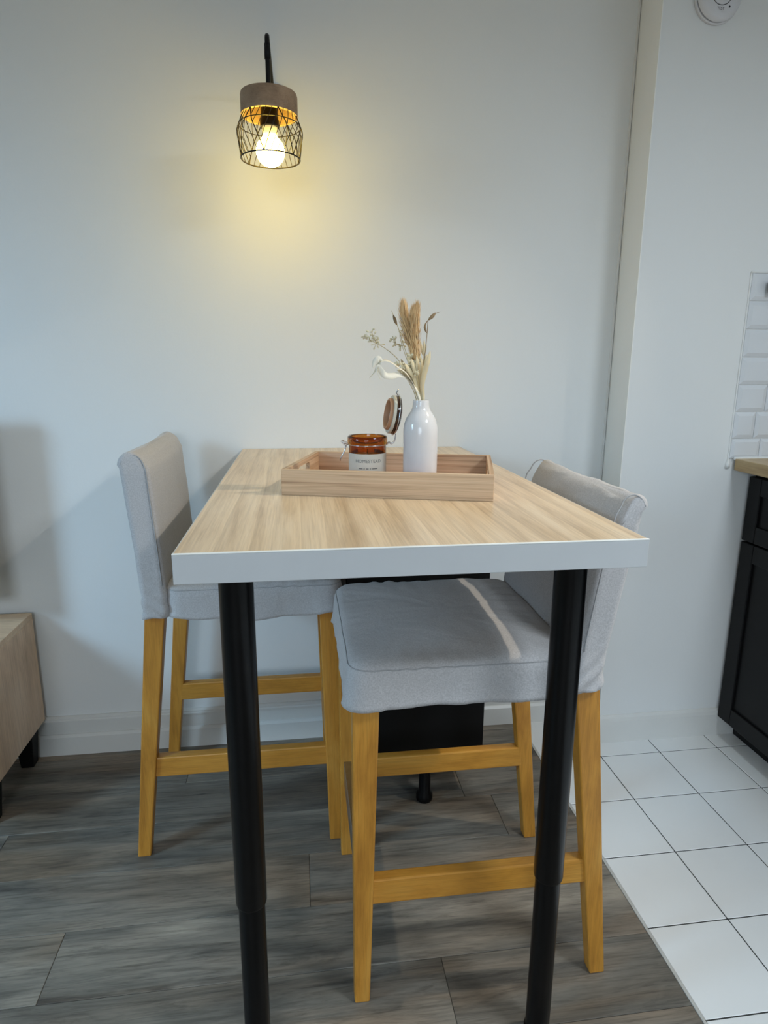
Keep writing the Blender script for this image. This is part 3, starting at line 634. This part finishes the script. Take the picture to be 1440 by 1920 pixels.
s6 = stemroot('curled_white_leaf', 'lower bleached leaf looping left under the arching white leaf', 'dried leaf')
a, b = start(-0.004, -0.006)
blade('leaf_blade', [a, b, VW((-0.0273, -0.015, 1.1567)), VW((-0.0465, -0.03, 1.1676)), VW((-0.0644, -0.04, 1.165)), VW((-0.0773, -0.045, 1.1664)), VW((-0.0855, -0.045, 1.176)), VW((-0.0908, -0.045, 1.182)), VW((-0.0905, -0.046, 1.1689)), VW((-0.084, -0.047, 1.1578))], 0.0120, 'petal', s6, twist=-1.2, face=Vector((0, -0.6, 0.8)))
def spray(name, label, lines, seed, r=0.0022, mat='floret', per=4, start_d=(-0.003, 0.005)):
    rnd = random.Random(seed); root = stemroot(name, label, 'dried flower')
    for li, pts in enumerate(lines):
        if li == 0: stalk(root, pts, *start_d, 0.0008)
        else: tube('stalk', spline([VW(p) for p in pts], 4), 0.0006, 'stem', root, 5)
        seg = spline([VW(p) for p in pts], per)
        for p in seg[len(seg)//2 if li == 0 else 0:]:
            for q in range(2):
                dd = Vector((rnd.gauss(0, 1), rnd.gauss(0, 1), rnd.gauss(0.2, 1))).normalized(); e = p+dd*rnd.uniform(0.004, 0.010)
                tube('twig', [p, e], 0.0003, 'stem', root, 4); podshape('floret', e-dd*0.001, e+dd*rnd.uniform(0.003, 0.006), r*rnd.uniform(0.6, 1.1), mat, root)
    return root
spray('dried_flower_spray', 'pale dried flower spray reaching out furthest to the left', [[(-0.0243, 0.02, 1.1671), (-0.0431, 0.03, 1.1975), (-0.0669, 0.035, 1.2166), (-0.0826, 0.035, 1.2247), (-0.0982, 0.035, 1.2313), (-0.113, 0.035, 1.2366)], [(-0.0826, 0.035, 1.2247), (-0.0883, 0.035, 1.2342), (-0.0925, 0.035, 1.2463)]], 11, 0.0018)
spray('dried_flower_spray', 'pale upright dried flower spray just left of the plumes', [[(-0.0189, 0.01, 1.1741), (-0.0305, 0.02, 1.2084), (-0.0386, 0.025, 1.2356), (-0.0387, 0.025, 1.2464)], [(-0.034, 0.022, 1.221), (-0.046, 0.022, 1.224), (-0.052, 0.022, 1.232)]], 12, 0.002)
cl = stemroot('dried_floret_cluster', 'cream floret cluster low over the vase mouth', 'dried flower')
rnd = random.Random(21)
for p in [(-0.0335, 0.0, 1.1796), (-0.0406, 0.0, 1.1863), (-0.0251, 0.0, 1.1877), (-0.0168, 0.0, 1.1945), (-0.0151, 0.0, 1.1796), (-0.0097, 0.0, 1.1919), (-0.0193, 0.0, 1.1728), (-0.0305, 0.0, 1.1701), (-0.0419, 0.0, 1.1754), (-0.0121, 0.0, 1.1688), (-0.0476, 0.0, 1.1862), (-0.0225, 0.0, 1.2026), (-0.006, -0.006, 1.180), (-0.016, -0.008, 1.188)]:
    p = (p[0], p[1]+rnd.uniform(-0.016, 0.012), p[2]); e = VW(p)
    tube('stalk', spline([Vector((rnd.uniform(-0.006, 0.004), rnd.uniform(-0.004, 0.004), 0.15)), Vector((e.x*0.35, e.y*0.4, 0.187)), e], 4), 0.0008, 'stem', cl, 5)
    for q in range(7):
        dd = Vector((rnd.gauss(0, 1), rnd.gauss(-0.3, 1), rnd.gauss(0.4, 1))).normalized(); podshape('floret', e, e+dd*rnd.uniform(0.005, 0.009), rnd.uniform(0.0014, 0.0026), 'floret', cl)
for (ex, ey, ez) in ((-0.030, -0.006, 1.208), (-0.040, 0.004, 1.196), (-0.012, -0.01, 1.203), (-0.003, -0.012, 1.196), (-0.022, -0.012, 1.196), (-0.035, -0.014, 1.188), (-0.016, 0.008, 1.206), (-0.044, -0.008, 1.180)):
    blade('leaf', [Vector((ex*0.1, ey*0.2, 0.16)), VW((ex*0.45, ey*0.7, 1.160)), VW((ex*0.8, ey, (1.165+ez)/2)), VW((ex, ey, ez))], 0.009, 'cream', cl, twist=0.5, wmax=0.6)

# ------------------------------------------------------------------ wall lamp
LX, LY = -0.0480, 1.600
KL = LY/1.75
def zk(z): return 1.18+(z-1.18)*KL
def lprof(p): return [(r*KL, zk(z)) for r, z in p]
lp = thing('wall_lamp', 'lit wall lamp with wooden cap, dark wire cage shade and gooseneck arm', 'lamp', (LX, YB, 1.86))
def LP(p): return (p[0]-LX, p[1]-YB, p[2]-1.86)
o = lathe('wall_plate', [(0.0, 0.0), (0.046, 0.0), (0.046, 0.008), (0.040, 0.018), (0.020, 0.024), (0.0, 0.025)], 'lampblack', lp, 40); o.rotation_euler = (math.radians(90), 0, 0); o.location = (0.004, -0.0005, -0.010)
arm = [(LX+0.004, YB-0.020, 1.852), (LX+0.003, YB-0.06, 1.862), (LX+0.001, YB-0.16, 1.882), (LX, LY+0.030, 1.8930), (LX, LY+0.012, 1.8925), (LX, LY+0.002, 1.8840), (LX, LY, 1.870), (LX, LY, 1.84), (LX, LY, 1.765)]
tube('arm', spline([LP(p) for p in arm], 6), 0.0052, 'lampblack', lp, 12)
tube('arm_joint', [LP((LX, LY, 1.842)), LP((LX, LY, 1.872))], 0.0066, 'lampblack', lp, 12)
zc0, zc1 = 1.780, 1.831                    # wooden cap
def LZ(o): o.location = (0, LY-YB, -1.86); return o
LZ(lathe('wooden_cap', lprof([(0.0, zc1), (0.060, zc1), (0.0675, zc1-0.003), (0.0690, zc1-0.008), (0.0690, zc0), (0.0610, zc0), (0.0610, zc1-0.012), (0.0, zc1-0.012)]), 'lampwood', lp, 56))
LZ(lathe('socket', lprof([(0.0, 1.819), (0.019, 1.8189), (0.021, 1.812), (0.021, 1.775), (0.0235, 1.770), (0.0235, 1.756), (0.0, 1.756)]), 'lampblack', lp, 32))
bl = LZ(lathe('bulb', lprof([(0.0, 1.6665)] + [(0.0355*math.sin(math.radians(a)), 1.702-0.0355*math.cos(math.radians(a))) for a in range(8, 150, 9)] + [(0.0172, 1.7355), (0.0165, 1.7385)]), 'bulb', lp, 32))
LZ(lathe('bulb_collar', lprof([(0.0165, 1.7386), (0.0185, 1.742), (0.0185, 1.7558), (0.012, 1.7559)]), 'bulbcollar', lp, 28))
zm, zb, ru, rm, rb = 1.745, 1.684, 0.0655, 0.0805, 0.0725
def cage(a, v):
    """a = angle, v = 0 at the cap .. 1 at the bottom ring; faceted profile"""
    z = zc0+0.002+(zb-zc0-0.002)*v; vm = (zc0-zm)/(zc0-zb)
    r = ru+(rm-ru)*(v/vm) if v < vm else rm+(rb-rm)*((v-vm)/(1-vm))
    r *= KL; return (r*math.cos(a), LY-YB+r*math.sin(a), zk(z)-1.86)
def ring(v, rad): tube('cage_ring', [cage(2*math.pi*i/60, v) for i in range(60)], rad, 'lampmetal', lp, 6, True)
ring(0.0, 0.0014); ring(1.0, 0.0015); ring(0.24, 0.0010)
NS = 6
hat = []
for s in range(NS):
    a0 = 2*math.pi*s/NS+0.35; a1 = a0+2*math.pi/NS; am = (a0+a1)/2
    def seg(aA, vA, aB, vB, n=9): return [cage(aA+(aB-aA)*i/n, vA+(vB-vA)*i/n) for i in range(n+1)]
    for (aA, vA, aB, vB) in ((a0, 1.0, am, 0.0), (am, 0.0, a1, 1.0)): tube('cage_strut', seg(aA, vA, aB, vB), 0.0012, 'lampmetal', lp, 6)
    # hatching inside the triangles, alternating direction
    for k in range(1, 5):
        f = k/5
        if s % 2 == 0:
            hat.append(tube_data(seg(a0+(a1-a0)*f, 1.0, am+(a1-am)*f, f), 0.0008, 5))
            hat.append(tube_data(seg(am+(a1-am)*(1-f), 1-f, am+(a1-a0)*(1-f), 0.0), 0.0008, 5))
        else:
            hat.append(tube_data(seg(a0+(a1-a0)*f, 1.0, a0+(am-a0)*f, 1-f), 0.0008, 5))
            hat.append(tube_data(seg(am+(a1-am)*f, f, am+(a1-a0)*f, 0.0), 0.0008, 5))
joined('cage_hatching', hat, 'lampmetal', lp)

# ------------------------------------------------------------------ smoke detector
sd = thing('smoke_detector', 'round white smoke detector high on the kitchen wall', 'smoke detector', (1.0775, YK, 2.099))
def face_wall(o): o.rotation_euler = (math.radians(90), 0, 0); o.location = (0, -0.0003, 0); return o
face_wall(lathe('base_plate', [(0.0, 0.0), (0.0605, 0.0), (0.0615, 0.002), (0.0615, 0.007), (0.0595, 0.009), (0.0, 0.009)], 'plastic', sd, 56))
face_wall(lathe('smoke_vent', [(0.0, 0.0091), (0.054, 0.0091), (0.054, 0.0118), (0.0, 0.0118)], 'darkslot', sd, 48))
cv = face_wall(lathe('cover', [(0.0, 0.0119), (0.0575, 0.0119), (0.0590, 0.0135), (0.0580, 0.0180), (0.0520, 0.0230), (0.0430, 0.0255), (0.0280, 0.0262), (0.0277, 0.0250), (0.0264, 0.0250), (0.0260, 0.0264), (0.0, 0.0270)], 'plastic', sd, 56))
tube('button_ring', [(0.0271*math.cos(a), 0.0271*math.sin(a), 0.0256) for a in [2*math.pi*i/44 for i in range(44)]], 0.0009, 'darkslot', cv, 5, True)
me = text_mesh('TEST', 0.0090)
for q in me.vertices: q.co = (q.co.x-0.001, q.co.y-0.0345, 0.0263)
me.materials.clear(); me.materials.append(M['darkslot']); o = bpy.data.objects.new('lettering', me); COL.objects.link(o); o.parent = cv
lathe('indicator_light', [(0.0, 0.0245), (0.0022, 0.0246), (0.0020, 0.0266), (0.0, 0.0270)], 'darkslot', cv, 12, (0.0225, -0.0290, 0))

# ------------------------------------------------------------------ kitchen units on the right
cx = 1.341
kc = thing('kitchen_cabinet', 'black shaker base cabinet with drawer under the oak worktop', 'cabinet', (1.62, 1.42, 0))
rel(bevbox('body', (cx+0.0195, 1.115, 0.072), (XR-0.002, YK-0.0140, 0.886), 'cab', None, 0.001, 1), kc)
rel(bevbox('toe_kick', (1.405, 1.115, 0.0005), (1.420, YK-0.0140, 0.0715), 'cab', None, 0.001, 1), kc)
def shaker(name, ya, yb, za, zb, fr):
    o = bevbox(name, (cx+0.008, ya+fr-0.001, za+fr-0.001), (cx+0.013, yb-fr+0.001, zb-fr+0.001), 'cab', None); rel(o, kc)
    for mn, mx in (((cx, ya, za), (cx+0.019, ya+fr, zb)), ((cx, yb-fr, za), (cx+0.019, yb, zb)), ((cx, ya+fr, za), (cx+0.019, yb-fr, za+fr)), ((cx, ya+fr, zb-fr), (cx+0.019, yb-fr, zb))):
        q = bevbox('frame_rail', mn, mx, 'cab', None, 0.0025, 2); q.location -= (Vector(kc.location)+o.location); q.parent = o
    return o
shaker('drawer_front', 1.118, YK-0.014, 0.671, 0.868, 0.052); shaker('door', 1.118, YK-0.014, 0.070, 0.666, 0.056)
kc2 = thing('kitchen_cabinet', 'black base cabinet nearer the camera than the drawer unit, under the worktop', 'cabinet', (1.62, 0.8, 0))
rel(bevbox('body', (cx+0.0195, 0.515, 0.072), (XR-0.002, 1.112, 0.886), 'cab', None, 0.001, 1), kc2)
rel(bevbox('toe_kick', (1.405, 0.515, 0.0005), (1.420, 1.112, 0.0715), 'cab', None, 0.001, 1), kc2)
_k = kc; kc = kc2; shaker('door', 0.518, 1.111, 0.070, 0.868, 0.056); kc = _k
wt = bevbox('worktop', (1.288, 0.50, 0.8865), (XR-0.002, YK-0.0108, 0.921), 'counter', None, 0.002)
tag(wt, 'oak kitchen worktop meeting the white tiled wall on the right', 'worktop')
rl = thing('utensil_rail', 'dark metal utensil rail end on the white wall tiles', 'rail', (1.56, YK-0.01, 1.41))
rel(bevbox('bar', (1.312, YK-0.040, 1.392), (1.82, YK-0.022, 1.424), 'hook', None, 0.002), rl)
for x in (1.36, 1.76): rel(bevbox('bracket', (x-0.012, YK-0.0222, 1.398), (x+0.012, YK-0.0102, 1.418), 'hook', None, 0.001, 1), rl)

pd = thing('pendant_lamp', 'wide white drum pendant lamp hanging over the kitchen floor', 'lamp', (1.24, 0.0, 2.125))
lathe('lamp_shade', [(0.245, 0.0), (0.245, 0.14), (0.243, 0.14), (0.243, 0.0)], 'plastic', pd, 48, closed=True)
lathe('shade_top', [(0.0, 0.138), (0.2428, 0.138), (0.2428, 0.140), (0.0, 0.140)], 'plastic', pd, 48)
tube('cord', [(0, 0, 0.140), (0, 0, 0.374)], 0.003, 'darkslot', pd, 8)
lathe('ceiling_rose', [(0.0, 0.354), (0.045, 0.356), (0.050, 0.3745), (0.0, 0.3745)], 'plastic', pd, 24)
sp = lathe('recessed_spotlight', [(0.022, -0.012), (0.043, -0.012), (0.045, -0.009), (0.045, 0.0), (0.022, 0.0)], 'plastic', None, 32, (1.516, 0.97, ZC-0.0005), closed=True)
tag(sp, 'small round recessed ceiling spotlight above the tiled floor', 'spotlight')

# ------------------------------------------------------------------ sideboard on the left, television on it
sb = thing('sideboard', 'pale oak sideboard with black legs at the left edge', 'sideboard', (-1.44, 1.69, 0))
sx0, sx1, sy0, sy1, sz0, sz1 = -2.10, -0.789, 1.495, 1.860, 0.128, 0.474
rel(bevbox('top_panel', (sx0, sy0, sz1-0.018), (sx1-0.0003, sy1, sz1), 'sbtop', None, 0.0008, 1), sb)
rel(bevbox('side_panel', (sx1-0.018, sy0, sz0), (sx1, sy1, sz1-0.0182), 'sbwood', None, 0.0008, 1), sb)
rel(bevbox('side_panel', (sx0, sy0, sz0), (sx0+0.018, sy1, sz1-0.0182), 'sbwood', None, 0.0008, 1), sb)
rel(bevbox('bottom_panel', (sx0+0.0182, sy0, sz0), (sx1-0.0182, sy1, sz0+0.018), 'sbtop', None, 0.0008, 1), sb)
rel(bevbox('back_panel', (sx0+0.0182, sy1-0.006, sz0+0.0182), (sx1-0.0182, sy1, sz1-0.0182), 'sbtop'), sb)
for i in range(3):
    xa = sx0+0.020+i*0.4237; dr = rel(bevbox('door', (xa, sy0+0.001, sz0+0.020), (xa+0.421, sy0+0.018, sz1-0.020), 'sbtop', None, 0.001, 1), sb)
    bevbox('handle', (0.14, -0.018, 0.06), (0.155, -0.0088, 0.12), 'blackmat', dr, 0.002)
for (x, y) in ((sx1-0.045, sy1-0.035), (sx1-0.045, sy0+0.085), (sx0+0.045, sy1-0.035), (sx0+0.045, sy0+0.085)):
    prism('leg', (x-0.018+sb.location.x*-1, x+0.018-sb.location.x, y-0.018-sb.location.y, y+0.018-sb.location.y, 0.0), (x-0.028-sb.location.x, x+0.028-sb.location.x, y-0.028-sb.location.y, y+0.028-sb.location.y, sz0-0.0004), 'blackmat', sb)
tv = thing('television', 'black flat television standing on the pale oak sideboard', 'television', (-1.45, 1.76, sz1+0.0004))
rel(bevbox('casing', (-2.00, 1.745, 0.54), (-0.832, 1.775, 1.075), 'tv', None, 0.004), tv)
rel(bevbox('screen', (-1.99, 1.7435, 0.552), (-0.842, 1.7455, 1.065), 'tv'), tv)
rel(bevbox('stand_neck', (-1.49, 1.752, 0.484), (-1.41, 1.768, 0.545), 'blackmat', None, 0.002), tv)
rel(bevbox('stand_base', (-1.65, 1.69, sz1+0.0004), (-1.25, 1.83, 0.4845), 'blackmat', None, 0.003), tv)
